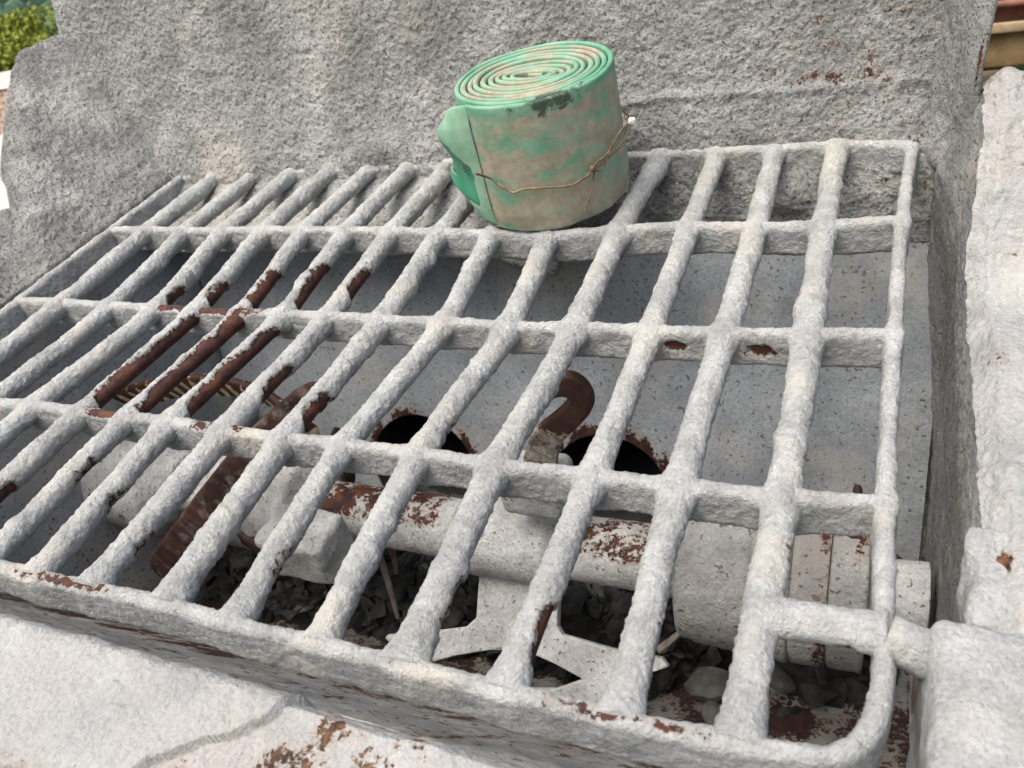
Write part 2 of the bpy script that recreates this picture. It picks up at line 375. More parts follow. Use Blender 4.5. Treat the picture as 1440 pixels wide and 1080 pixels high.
build('back_wall', V, F, M_wall, hop, at, label='rough grey cement-crusted back wall')

def f_bank(u, v):
    x = -1.165+u*.745; y = .635+v*.15
    z = -.052+.042*sstep(.0, .95, v)-.05*sstep(.80, 1.0, u)
    return np.stack([x, y, z], 1)
V, F, at = sheet(f_bank, 260, 70, .012, lambda P, N: (.009*fbm(P, 14, 3, .6)+.004*fbm(P, 50, 2)+.003*fbm(P, 130, 2), {'rust': .15+.3*fbm(P, 55, 2)}), away=(0, 0, 1))
build('mortar_bank', V, F, M_wall, hop, at, label='bank of dried mortar burying the bar ends, back left')

# left wall, leaning outwards, its free edge cut to a slope
_tp = [onplane(q, (1, 0, .90), -1.158) for q in [(0, 420), (-2, 330), (0, 296), (14, 292), (10, 262), (0, 245), (3, 200), (8, 140), (12, 118), (25, 76), (52, 64), (88, 50)]]
ty = np.array([-.06, .2]+[q[1] for q in _tp]); tz = np.array([.012, .012]+[q[2] for q in _tp])
tu = np.array([0, .28, .46, .54, .58, .60, .63, .65, .70, .78, .82, .90, .94, 1.0])
def f_left(u, v):
    yb = -.06+.835*u; yt = np.interp(u, tu, ty); zt = np.interp(u, tu, tz); yt = np.where(u > .99, back_y(zt), yt)
    jag = .003*fbm(np.stack([u*9, 0*u, 0*u], 1), 4, 3)*v*(u < .99)
    z = -.03+(zt+.03+jag)*v; y = yb+(yt-yb)*np.clip((z+.03)/(zt+.03), 0, 1)
    return np.stack([-1.158-.90*np.maximum(z, 0), y, z], 1)
def crust_left(P, N):
    y, z = P[:, 1], P[:, 2]
    heavy = sstep(-.02, .015, (y-.66)*.55+(.155-z)*.75+.03*fbm(P, 22, 3))
    off = heavy*(.006+.003*fbm(P, 14, 4, .6)+.004*fbm(P, 90, 3, .75))+.0014*fbm(P, 110, 2)
    off += .0025*np.exp(-((z-.045-.02*fbm(P, 7, 2))/.012)**2)
    return off, {'rust': .2+.25*fbm(P, 60, 2)}
V, F, at = sheet(f_left, 330, 120, .006, crust_left, away=(1, 0, 1))
build('left_wall', V, F, M_wall, hop, at)
# left wall below the grate
def f_leftlow(u, v):
    z = -.70+v*.68; y = -.06+u*(back_y(z)+.06); return np.stack([-1.166-.10*z, y, z], 1)
V, F, at = sheet(f_leftlow, 60, 50, .01, lambda P, N: (.003*fbm(P, 20, 3), {'rust': .25+.3*fbm(P, 12, 3)}), away=(1, 0, 0))
build('left_lower_panel', V, F, M_panel, hop, at)

# lower back panel with the two round cylinder ports
HOLES = [(-.722, -.482, .100), (-.388, -.484, .098)]
CL = math.sqrt(1+LEAN**2)
nu, nv = 300, 180
u, v = np.meshgrid(np.linspace(0, 1, nu), np.linspace(0, 1, nv), indexing='ij')
z = (-.72+v*.63).ravel(); x = (-1.17+u*1.225).ravel()
P = np.stack([x, back_y(z)+.001, z], 1)
inside = np.zeros(len(P), bool); drust = np.full(len(P), 9.)
for hx, hz, hr in HOLES:
    dx = x-hx; dz = (z-hz)*CL; d = np.hypot(dx, dz); ins = d < hr; inside |= ins
    k = np.where(ins, hr/np.maximum(d, 1e-6), 1); P[:, 0] = np.where(ins, hx+dx*k, P[:, 0])
    zz = np.where(ins, hz+dz*k/CL, P[:, 2]); P[:, 2] = zz; drust = np.minimum(drust, np.abs(d-hr)+.6*np.maximum(0, hz-z))
P[:, 1] = back_y(P[:, 2])+.001
F = gridfaces(nu, nv); F = F[~inside[F].all(1)]
N = np.array([0, -1, LEAN])/CL
off = .0016*fbm(P, 24, 3)+.0035*sstep(.2, .6, fbm(P, 7, 3))
led = np.exp(-((P[:, 2]+.075)/.045)**2); off += led*(.004+.006*fbm(P, 9, 3)+.004*fbm(P, 28, 3))*np.where(P[:, 0] < -.5, 3, .3)
for bx_, bz_, br_ in ((-.135, -.05, .028), (-.06, -.07, .02), (-.9, -.05, .03)): off += .0*np.exp(-(((P[:, 0]-bx_)/br_)**2+((P[:, 2]-bz_)/br_)**2)**1.5)
rust = .85*np.exp(-(drust/.022)**1.5)*(.55+.9*fbm(P*[1, .1, .1], 45, 2))+.18+.22*fbm(P+3, 25, 3)+.25*sstep(-.18, -.02, P[:, 2])*fbm(P, 60, 2)
P = P+np.outer(off*(~inside), N)
used = np.unique(F); rem = -np.ones(len(P), int); rem[used] = np.arange(len(used))
bp = build('back_panel', P[used], rem[F], M_panel, hop, {'rust': rust[used]}, label='blue-grey lower panel with two dark round ports')
for hx, hz, hr in HOLES:
    c = np.array([hx, back_y(hz), hz]); ax = -N*0+np.array([0, 1, -LEAN*0])
    a = np.linspace(0, 2*np.pi, 64, endpoint=False); rows = []
    for d, rr in ((.000, hr*1.012), (.004, hr*.985), (.05, hr*.98), (.35, hr*.96)):
        rows.append(np.stack([c[0]+rr*np.cos(a), c[1]+d+LEAN*rr*np.sin(a)/CL*(1 if d < .3 else 1), c[2]+rr*np.sin(a)/CL], 1))
    V = np.vstack(rows); F = gridfaces(4, 64, True).tolist()+[[3*64+j for j in range(64)]]
    build('cylinder_port', V, F, M_dark, bp)

# right wing of the back wall (free edge, thin plate)
def f_wing(u, v):
    z = -.04+v*.48; c = np.stack([Xr(z), back_y(z), z], 1); e = np.stack([.051+.085*z+.02*sstep(.1, -.02, z), .695+.12*np.maximum(z, 0)+0*z, z], 1)
    return c+(e-c)*u[:, None]
def crust_wing(P, N):
    edge = sstep(.0, .035, np.hypot(P[:, 0]-(.051+.085*P[:, 2]), P[:, 1]-.695-.12*P[:, 2]))
    return .0015+edge*(.005+.004*fbm(P, 22, 3)+.003*fbm(P, 70, 3)), {'rust': .15+.25*fbm(P, 60, 2)+.5*(1-sstep(0, .008, np.hypot(P[:, 0]-(.051+.085*P[:, 2]), P[:, 1]-.695-.12*P[:, 2])))*sstep(.03, .1, P[:, 2])*sstep(.17, .1, P[:, 2])}
V, F, at = sheet(f_wing, 60, 200, .004, crust_wing, away=(-1, -.3, 0))
build('right_wing', V, F, M_wall, hop, at)

# right wall: steep inner face, rounded shoulder, broad pale top flange
def wall_x(y): return .053-.030*sstep(.60, .775, y)
fy = np.array([-.3, -.05, .1, .2, .37, .466, .52, .575, .64, .70, .75]); fz = np.array([.015, .012, .008, .006, -.004, -.020, -.006, .040, .082, .094, .088])
def right_prof(u, v, t, cols):
    y = -.28+u*1.0; zt = np.interp(y, fy, fz); xw = wall_x(y); xs = .057+.010*sstep(.50, .68, y)
    PX = np.stack([xw+.012, xw, xs, xs+.016, xs+.20, xs+.215, xs+.215], 1)[:, cols]
    PZ = np.stack([-.62+0*y, zt-.07-.04*sstep(.5, .7, y), zt-.016, zt, zt-.012-.05*sstep(.5, .66, y), zt-.06-.03*sstep(.5, .66, y), -.5+0*y], 1)[:, cols]
    x = np.array([np.interp(vv, t, r) for vv, r in zip(v, PX)]); z = np.array([np.interp(vv, t, r) for vv, r in zip(v, PZ)])
    return np.stack([x, np.minimum(y, np.where(z < 0, back_y(z)+.02, 9)), z], 1)
def f_right(u, v): return right_prof(u, v, np.array([0, .04, .14, .80, .88, 1.0]), [2, 2, 3, 4, 5, 6])
def f_rinner(u, v): return right_prof(u, v, np.array([0, .72, 1.0]), [0, 1, 2])
def crust_right(P, N):
    up = sstep(-.1, .02, P[:, 2])
    off = (.002+.002*up)*fbm(P, 15, 4, .6)+.0026*fbm(P*[.5, 1.3, 1], 55, 3, .65)+.002*up+.0018*fbm(P, 150, 2)+.0025*sstep(.15, .22, fbm(P+8, 14, 4, .6))*up
    back = sstep(.45, .62, P[:, 1]); off += back*(.006*fbm(P, 30, 3))
    rust = .18+.25*fbm(P, 40, 3)+.14*up*(fbm(P+1, 18, 3)>.25)+.14*back*up*sstep(.06, .12, P[:, 0])*(.5+fbm(P, 30, 2))
    rust += .5*np.exp(-((P[:, 0]-.066)/.008)**2-((P[:, 1]-.155)/.012)**2)*up+.5*np.exp(-((P[:, 0]-.055)/.004)**2-((P[:, 1]-.075)/.008)**2)*up
    return off, {'rust': rust}
V, F, at = sheet(f_rinner, 330, 130, .004, lambda P, N: (.0035*fbm(P, 15, 4, .6)+.003*fbm(P, 70, 3, .7), {'rust': .18+.3*fbm(P, 40, 3)}), away=(-1, 0, 0))
build('right_inner_face', V, F, M_wall, hop, at)
V, F, at = sheet(f_right, 360, 170, .004, crust_right, away=(-.3, 0, 1))
build('right_wall', V, F, M_white, hop, at, label='bright cement-coated right wall flange')

# front lip and sloping front plate
def lipline(px): return onaxis(px, 2, 0.004)
crack = np.array([lipline(q)[:2] for q in [(150, 1110), (215, 1066), (280, 1043), (330, 1034), (372, 1015), (405, 988), (440, 955)]])
def crackside(x, y):
    xc = np.interp(y, crack[:, 1], crack[:, 0]) if crack[0, 1] < crack[-1, 1] else np.interp(y, crack[::-1, 1], crack[::-1, 0])
    return xc-x          # >0 left of the crack
def f_lip(u, v):
    x = -1.25+u*1.285
    t = np.array([0, .16, .22, .78, .86, 1.0]); ys = np.array([-.030, -.044, -.052, -.128, -.136, -.138]); zs = np.array([-.045, -.010, .002, -.002, -.010, -.16])
    y = np.interp(v, t, ys); z = np.interp(v, t, zs)
    jag = .0035*fbm(np.stack([x, 0*x, 0*x], 1), 22, 4)
    return np.stack([x, y+jag*np.exp(-((v-.2)/.1)**2), z], 1)
def crust_lip(P, N):
    top = sstep(-.03, -.004, P[:, 2]); s = crackside(P[:, 0], P[:, 1]+.004*fbm(P, 40, 3))+.006*fbm(P, 35, 3)
    layer = sstep(-.0004, .0009, s)
    off = .0013*fbm(P, 14, 3)+.0012*fbm(P, 90, 2)+.0007*fbm(P, 190, 2)+.0018*fbm(P, 34, 3)*layer+.0075*layer*top
    rg = sstep(.02, -.03, np.abs(s+.075)-.045)
    rust = .10+.22*fbm(P, 35, 3)+(1-layer)*top*(.14+.34*rg*(.5+fbm(P, 28, 3))+.2*fbm(P, 20, 3))
    rust += .55*np.exp(-((P[:, 1]+.133)/.007)**2)*(.45+.6*fbm(P, 30, 3))
    rust += .32*np.exp(-((P[:, 0]-lipline((75, 1003))[0])/.02)**2-((P[:, 1]-lipline((75, 1003))[1])/.008)**2)*(.6+fbm(P, 60, 2))
    return off, {'rust': rust}
V, F, at = sheet(f_lip, 700, 110, .003, crust_lip, away=(0, 0, 1))
build('front_lip', V, F, M_white, hop, at, label='pale cracked cement lip with rust stains at the front')
FY0, FZ0, FY1, FZ1 = -.030, -.044, .225, -.545
def f_front(u, v):
    x = -1.17+u*1.225; return np.stack([x, FY0+(FY1-FY0)*v, FZ0+(FZ1-FZ0)*v], 1)
def crust_front(P, N):
    t = (P[:, 1]-FY0)/(FY1-FY0)
    streak = fbm(P*[1, .25, .25], 26, 4, .6)
    return .0035*fbm(P, 16, 4)+.002*fbm(P, 60, 2), {'rust': .26+.70*streak+.25*sstep(.35, .6, t)}
V, F, at = sheet(f_front, 360, 150, .008, crust_front, away=(0, 1, .5))
build('front_slope', V, F, M_front, hop, at, label='streaked rusty front slope under the grate')
# belly
a = np.linspace(0, 1, 24)
def f_belly(u, v):
    x = -1.17+u*1.225; y = FY1-.01+(back_y(-.66)-FY1+.02)*v; z = -.535-.05*np.sin(np.pi*v)-.10*v
    return np.stack([x, y, z], 1)
V, F, at = sheet(f_belly, 160, 50, .01, lambda P, N: (.004*fbm(P, 14, 3), {'rust': .50+.65*fbm(P, 14, 4, .65)}), away=(0, 0, 1))
build('belly', V, F, M_front, hop, at)

# hinge bracket on the right wall
bx0 = lump((.055, .018, -.088), (.064, .165, .20), 26, .35, .006, 38, seed=2)
build('hinge_bracket', bx0[0], bx0[1], M_bar, hop, {'rust': .12+.25*fbm(bx0[0], 50, 2)})
b2 = lump((.060, .140, -.022), (.030, .085, .050), 20, .7, .009, 34, seed=5)
build('hinge_lug', b2[0], b2[1], M_bar, hop, {'rust': .2+.3*fbm(b2[0], 50, 2)})
# four stout legs down to the ground
for lx in (-1.12, .18):
    for ly_ in (-.02, .62):
        top = M_HOP @ Vector((lx, ly_, -.35)); bot = Vector((top.x, top.y, -.02)); Mi = M_HOP.inverted()
        pth = np.array([list(Mi @ bot), list(Mi @ ((bot+top)/2)), list(Mi @ top)])
        V, F, at = sweep(pth, rrect(.09, .09, .008, 3, nside=1), up=(0, 1, .3)); build('leg', V, F, M_paint, hop, smooth=False)

# ------------------------------------------------------------------ the grate
gr = thing('hopper_grate', 'white cement-caked steel grate of round bars lying across the hopper', 'grate', (-.5, 0, -.04))
rows = [
 [(1283,201),(1178,199),(1089,206),(1008,209),(928,213)],
 [(1269,306),(1158,313),(1061,316),(967,315),(867,321),(770,328),(689,326),(615,324),(547,322),(484,321),(424,321),(367,321),(311,321),(255,322),(202,321),(155,321)],
 [(1258,466),(1136,466),(1017,465),(912,461),(803,457),(710,455),(620,449),(530,446),(455,441),(393,438),(333,437),(270,433),(213,430),(149,427),(80,423),(24,421)],
 [(1246,703),(1100,695),(953,679),(830,665),(693,650),(583,634),(478,621),(393,613),(310,600),(233,590),(173,582),(107,575),(40,567)],
 [(1238,1062),(1035,1042),(868,1007),(705,968),(562,932),(440,901),(318,872),(225,845),(119,822),(40,806)]]
YS = [.763, .570, .389, .191, 0.0]
NB = 16
X = np.zeros((5, NB)); Y = np.zeros((5, NB))
for k in range(5):
    for i in range(NB):
        if i < len(rows[k]):
            p = onaxis(rows[k][i], 2, 0.0); X[k, i] = p[0]; Y[k, i] = p[1]
        else:
            X[k, i] = np.nan; Y[k, i] = np.nan
for i in range(NB):
    base = -.075*i; kn = [k for k in range(5) if not np.isnan(X[k, i])]; dev = np.mean([X[k, i]-base for k in kn])
    for k in range(5):
        if np.isnan(X[k, i]): X[k, i] = base+.7*dev; Y[k, i] = YS[k]
Y[0] = np.minimum(Y[0], .772)
RUST = {1: [(.02, .05, .25), (.11, .16, .28)], 2: [(.03, .15, .22)], 3: [(.02, .07, .52)], 4: [(.02, .08, .22)], 5: [(.22, .25, .3)], 6: [(.03, .08, .26)],
        7: [(.21, .26, .58)], 8: [(.235, .30, .58), (.43, .485, .80), (.04, .07, .4)], 9: [(.215, .36, .90), (.405, .495, 1.0), (.08, .12, .3)],
        10: [(.205, .39, 1.3), (.40, .475, 1.15), (.10, .14, .3)], 11: [(.215, .375, 1.05), (.405, .45, .95), (.03, .09, .80)], 12: [(.40, .44, .6), (.05, .12, .85)], 13: [(.05, .11, .7)]}
prof_bar = circle(1.0, 38)
for i in range(1, NB-1):
    pts = [(X[k, i], Y[k, i]+(.022 if k == 0 and i > 6 else 0), -.009+(.003 if k == 0 and i > 6 else 0)) for k in range(4, -1, -1)]
    path, s = resample(pts, .0017)
    ys = path[:, 1]; r = np.full(len(path), 1.0); rx = r.copy()
    for k in range(5):
        d = np.abs(ys-Y[k, i]); j = .8+.5*rng.random()
        if k == 4: rx += .85*j*np.exp(-d/.013); r += .2*np.exp(-(d/.02)**2)
        else: rx += .26*j*np.exp(-(d/.016)**2)+.44*j*np.exp(-d/.009); r += .16*j*np.exp(-(d/.018)**2)
    wob = fbm(np.stack([ys*1, 0*ys+i*3.1, 0*ys], 1), 9, 3)
    path[:, 0] += .0022*wob; path[:, 2] += .001*fbm(np.stack([ys, 0*ys+i*1.7, 0*ys+4], 1), 12, 2)
    def disp(P, N, i=i):
        rs = np.zeros(len(P)); q = P+i*2.3
        for y0, y1, a_ in RUST.get(i, []):
            rs = np.maximum(rs, a_*sstep(y0-.012, y0+.012, P[:, 1])*sstep(y1+.012, y1-.012, P[:, 1]))
        side = N@np.array([.80, -.05, -.45])
        rust = rs*(.44+.46*side)+.62*fbm(q, 30, 4, .65)*(.20+.90*rs)+.34*fbm(q+4, 9, 2)*rs+.10+.16*np.clip(side, 0, 1)
        rm = sstep(.40, .55, rust)
        patch = .0016*fbm(q, 40, 3)
        crust = (.0032+.0024*fbm(q, 13, 3, .6))*(.75+.5*((i*37) % 10)/10)+.003*sstep(.30, .55, fbm(q+6, 19, 2))+.0012*fbm(q, 85, 2, .7)+.0018*fbm(q, 240, 2, .7)
        return np.maximum(crust, .0004)*(1-rm)+rm*.0002, {'rust': rust}
    V, F, at = sweep(path, prof_bar*.0090, scale=np.stack([rx, r], 1), disp=disp)
    build('bar', V, F, M_bar, gr, at, label='rust-red bar with most of its cement fallen off' if i == 10 else None)

def rail_disp(seed, blobs=()):
    def f(P, N):
        q = P+seed
        rust = .10+.34*fbm(q, 30, 4, .6)*.6
        for (bx, bz, rx_, rz_, a_) in blobs:
            rust = rust+a_*np.exp(-((P[:, 0]-bx)/rx_)**2-((P[:, 2]-bz)/rz_)**2)*(1+1.1*fbm(q, 55, 3))
        rm = sstep(.40, .55, rust)
        cr = .0022+.0020*fbm(q, 18, 3, .6)+.0012*fbm(q, 80, 2, .7)+.0013*fbm(q, 230, 2, .7)
        return np.maximum(cr, .0003)*(1-rm), {'rust': rust}
    return f
p1 = onplane((1070, 487), (0, 1, 0), .385); p2 = onplane((952, 478), (0, 1, 0), .385)
blobs = {2: [(p1[0], p1[2], .016, .008, .75), (p2[0], p2[2], .016, .006, .6), (X[2, 11]+.01, 0, .11, .004, .75)],
         3: [(X[3, 10]-.02, 0, .035, .004, .8), (X[3, 8], 0, .05, .004, .5), (X[3, 8]+.045, -.03, .012, .012, .55), (-.05, 0, .03, .006, .3)], 1: [(-.62, -.004, .03, .01, .3)], 0: [(-.03, -.03, .01, .008, .5), (-.14, -.02, .008, .008, .5)]}
for k in range(4):
    n_ = NB if k > 0 else NB
    pts = [(X[k, i], Y[k, i], 0) for i in range(n_)]
    if k == 3: pts = pts[:]
    path, s = resample(pts, .0018)
    path[:, 1] += .0012*fbm(path+k, 9, 3); path[:, 2] += .0015*fbm(path+k+7, 10, 3)
    th = np.full(len(path), 1.0)
    for i in range(1, NB-1):
        th += .75*np.exp(-((path[:, 0]-X[k, i])/.017)**2)
    thin = 1.0 if k != 0 else 1.3
    V, F, at = sweep(path, rrect(.0085*thin, .0355, .0038, 4, z0=.0, nside=13), scale=np.stack([th, 1+.12*fbm(path+k*3, 8, 2)], 1), disp=rail_disp(k*4.1, blobs.get(k, ())))
    build('rail', V, F, M_bar, gr, at)
# frame bent from one flat bar: right side, rounded corner, front, left side
fr = [(X[0, 0], Y[0, 0], 0)]+[(X[k, 0], Y[k, 0], 0) for k in (1, 2, 3)]
fr += [(0.0, .085, 0), (-.0005, .052, 0), (-.006, .024, 0), (-.022, .006, 0), (-.05, .0005, 0)]
fr += [(X[4, i], Y[4, i], 0) for i in range(1, NB-1)]+[(-1.11, .004, 0), (-1.124, .02, 0), (-1.127, .06, 0)]
fr += [(X[3, NB-1], Y[3, NB-1], 0), (X[2, NB-1], Y[2, NB-1], 0), (X[1, NB-1], Y[1, NB-1], 0), (X[0, NB-1], Y[0, NB-1], 0)]
path, s = resample(fr, .0018)
path[:, 0] += .001*fbm(path, 9, 2); path[:, 2] += .0015*fbm(path+3, 8, 3)
th = np.full(len(path), 1.0)
for i in range(1, NB-1): th += .35*np.exp(-((path[:, 0]-X[4, i])/.016)**2)*(path[:, 1] < .03)
for k in range(4): th += .5*np.exp(-((path[:, 1]-Y[k, 0])/.012)**2)*(path[:, 0] > -.03)
V, F, at = sweep(path, rrect(.0085, .043, .0040, 4, z0=.0, nside=15), scale=np.stack([th, 1+.1*fbm(path*2, 7, 2)], 1),
                 disp=rail_disp(21.0, [(X[4, 8]-.02, .002, .07, .004, .7), (X[4, 2]-.02, .002, .05, .004, .5), (-.10, .002, .03, .004, .4), (X[4, 4], .002, .03, .003, .4)]))
build('frame', V, F, M_bar, gr, at)
# short stub rail and the hinge pin beside it
pa = onaxis((1075, 866), 2, -.006); pb = onaxis((1246, 893), 2, -.006); pc = onaxis((1312, 926), 2, -.012)
path, s = resample([pa, (pa+pb)/2+[0, .001, 0], pb], .0025)
e = np.minimum(s, s[-1]-s)
V, F, at = sweep(path, circle(.0105, 28), scale=np.stack([1+.45*np.exp(-e/.008), 1+.1*np.exp(-e/.008)], 1), disp=rail_disp(31.0, [(pa[0]+.05, -.01, .01, .006, .5)]))
build('stub_bar', V, F, M_bar, gr, at)
path, s = resample([pb, (pb+pc)/2, pc+np.array([.012, 0, -.002])], .0025)
V, F, at = sweep(path, circle(.0125, 28), disp=rail_disp(37.0)); build('hinge_pin', V, F, M_bar, gr, at)

# ------------------------------------------------------------------ the agitator
ag = thing('agitator', 'cement-coated agitator shaft with rusty curved paddles under the grate', 'agitator', (-.5, .36, -.325))
AY, AZ = .36, -.333
def shaft_piece(name, prof_xr, parent, seed, rust=lambda P: 0, m=M_shaft, amp=1.0, label=None):
    xs = np.concatenate([np.arange(prof_xr[0][0], prof_xr[-1][0], .004), [prof_xr[-1][0]]]); rr = np.interp(xs, [p[0] for p in prof_xr], [p[1] for p in prof_xr])
    path = np.stack([xs, AY+0*xs, AZ+0*xs], 1)
    def d(P, N):
        q = P+seed; rs = .12+.25*fbm(q, 24, 3)+rust(P)
        return amp*(.003*fbm(q, 18, 3)+.0014*fbm(q, 70, 3))*(1-.8*sstep(.4, .55, rs)), {'rust': rs}
    V, F, at = sweep(path, circle(1, 44), scale=np.stack([rr, rr], 1), disp=d); return build(name, V, F, m, parent, at, label=label)
toprust = lambda P: .55*sstep(.012, .034, P[:, 2]-AZ)*(sstep(-.73, -.70, P[:, 0])*sstep(-.515, -.53, P[:, 0])+sstep(-.35, -.33, P[:, 0])*sstep(-.21, -.23, P[:, 0])*.9)*(.75+.6*fbm(P, 40, 3))
shaft_piece('shaft', [(-1.14, .041), (.05, .041)], ag, 1, toprust)
shaft_piece('hub', [(-.50, .046), (-.49, .055), (-.37, .057), (-.36, .047)], ag, 4, amp=1.6)
shaft_piece('end_bearing', [(-1.143, .078), (-1.05, .084), (-1.02, .080), (-1.0, .06), (-.985, .05)], ag, 9, lambda P: .3*(fbm(P, 20, 3) > .2), amp=1.5)
shaft_piece('sleeve', [(-.90, .05), (-.89, .074), (-.87, .078), (-.855, .072), (-.84, .078), (-.825, .072), (-.81, .078), (-.795, .072), (-.78, .078), (-.765, .073), (-.75, .076), (-.735, .052)], ag, 13, amp=1.2, label='ridged sleeve on the shaft')
dr = shaft_piece('bearing_drum', [(-.205, .074), (-.20, .086), (-.125, .088), (-.1235, .085), (-.119, .085), (-.1175, .088)], ag, 17, lambda P: .35*sstep(.1, .4, fbm(P, 16, 3))*fbm(P, 60, 2), amp=2.2, m=M_drum, label='large drum at the right end of the shaft')
shaft_piece('drum_ring', m=M_drum, amp=1.7, parent=ag, prof_xr=[(-.1170, .086), (-.1165, .089), (-.083, .089), (-.0825, .086)], seed=19, rust=lambda P: .42*np.exp(-((P[:, 0]+.113)/.006)**2))
shaft_piece('drum_ring', m=M_drum, amp=1.7, parent=ag, prof_xr=[(-.0820, .086), (-.0815, .088), (-.046, .087), (-.0455, .085)], seed=23, rust=lambda P: .35*np.exp(-((P[:, 0]+.05)/.012)**2))
shaft_piece('drum_ring', m=M_drum, amp=1.7, parent=ag, prof_xr=[(-.0450, .084), (-.0445, .086), (-.008, .085), (-.006, .055)], seed=27, rust=lambda P: .45*np.exp(-((P[:, 0]+.017)/.008)**2-((P[:, 2]+.245)/.015)**2))
q = onaxis((432, 765), 1, .27)
bl = lump(q, (.105, .07, .075), 20, .3, .005, 34, seed=8); build('clamp_block', bl[0], bl[1], M_shaft, ag, {'rust': .15+.3*fbm(bl[0], 40, 2)})
q2 = onaxis((330, 742), 1, .30)
bar_p, s = resample([onaxis((285, 715), 1, .30), q2, onaxis((378, 772), 1, .28)], .004)
V, F, at = sweep(bar_p, rrect(.022, .03, .004, 3, nside=2)); build('tie_bar', V, F, M_rust, ag)

# anchor-shaped paddle hanging from the hub
nA = np.array([0, .60, -.80]); nA /= np.linalg.norm(nA); dA = nA@np.array([0, AY, AZ])
to3 = lambda p: Vector(onplane(p, nA, dA))
out = [(680,770),(673,810),(669,868),(655,881),(600,888),(545,892),(540,897),(556,912),(590,935),(640,958),(700,982),(770,996),(835,990),(852,980),(866,962),(900,952),(940,938),(930,925),(860,912),(790,892),(783,880),(785,830),(790,770)]
eye = [(604,932),(640,922),(690,914),(740,916),(780,934),(818,955),(780,968),(730,968),(670,955),(630,942)]
V, F = plate(out, [eye], .016, to3, nA*1.0, bevel=.003); build('anchor_paddle', V, F, M_shaft, ag, {'rust': .12+.2*fbm(V, 25, 3)}, smooth=False, label='anchor-shaped paddle hanging below the hub')
# hook-shaped paddle rising from the hub
hk = [(731,690),(733,655),(744,617),(757,602),(775,588),(790,574),(797,563),(790,560),(780,562),(767,572),(761,574),(764,560),(774,543),(788,532),(804,533),(820,543),(831,560),(832,577),(821,594),(801,613),(786,631),(781,658),(779,692)]
hk = smoothloop(hk, 4)
to3h = lambda p: Vector(onaxis(p, 1, .355))
V, F = plate(hk, [], .014, to3h, np.array([0, 1, 0]), bevel=.004)
hr_ = .95*sstep(-.16, -.10, V[:, 2]+.25*(V[:, 0]+.33))
build('hook_paddle', V, F, mat('hook_cement', (0.10, 0.06, 0.045), (0.42, 0.39, 0.34), 90, bump=.7, bscale=140, rust_lo=(0.04, .02, .016), rust_hi=(.085, .042, .028)), ag, {'rust': hr_}, smooth=False, label='rusty hook-shaped paddle rising from the hub')
hb = lump(onaxis((757, 680), 1, .36), (.075, .07, .05), 14, .4, .004, 36, seed=12); build('paddle_foot', hb[0], hb[1], M_shaft, ag, {'rust': .15+.2*fbm(hb[0], 40, 2)})
# curved ribbon blade at the left, ribbed with caked cement
def ribbon(pxs, ys, name, wd, th, m, up, label=None, ridges=None):
    pts = [onaxis(p, 1, y) for p, y in zip(pxs, ys)]; path, s = resample(pts, .002)
    sc = np.ones((len(path), 2))
    if ridges: sc[:, 0] += ridges*np.clip(np.sin(s*2*np.pi/.021)+.5*fbm(path, 40, 2), 0, 1)
    pr = rrect(th, wd, min(th, wd)*.35, 3, nside=6); stripe = np.repeat(.5+.55*np.sin(s*2*np.pi/.024+2*fbm(path, 25, 2)), len(pr))+.55*np.tile(sstep(.3, .45, pr[:, 1]/wd), len(s))
    V, F, at = sweep(path, pr, up=up, scale=sc, roundcap=wd*.8, disp=lambda P, N: (.0015*fbm(P, 50, 3)+.0015*(stripe < .5), {'rust': stripe}))
    return build(name, V, F, m, ag, at, label=label)
ribbon([(120,606),(140,582),(175,563),(215,550),(255,542),(300,541),(345,548),(385,563),(412,585),(425,612),(400,640)], [.42,.43,.44,.445,.45,.45,.45,.44,.43,.42,.41], 'ribbon_blade', .050, .012, M_ribbed, (0, -.35, 1), 'curved ribbon blade caked with ochre ridges')
ribbon([(460,543),(430,566),(385,604),(340,652),(300,700),(262,748),(235,783),(222,806)], [.37,.345,.315,.285,.265,.25,.24,.235], 'ribbon_blade', .040, .012, M_rust, (-.45, .2, 1), 'dark red-brown ribbon blade crossing under the bars')
def tip(px_base, px_tip, y, wdt, label=None):
    a, b = onaxis(px_base, 1, y), onaxis(px_tip, 1, y+.01); path, s = resample([a, (a+b)/2+[.004, 0, 0], b], .004)
    V, F, at = sweep(path, rrect(.010, wdt, .004, 3, nside=2), up=(0, 1, .2), roundcap=.02, scale=np.stack([1+0*s, 1.15-.4*s/s[-1]], 1)); build('paddle', V, F, M_rust, ag, at, label=label)
tip((1188,770), (1206,684), .375, .034)
tip((492,690), (470,602), .40, .03)

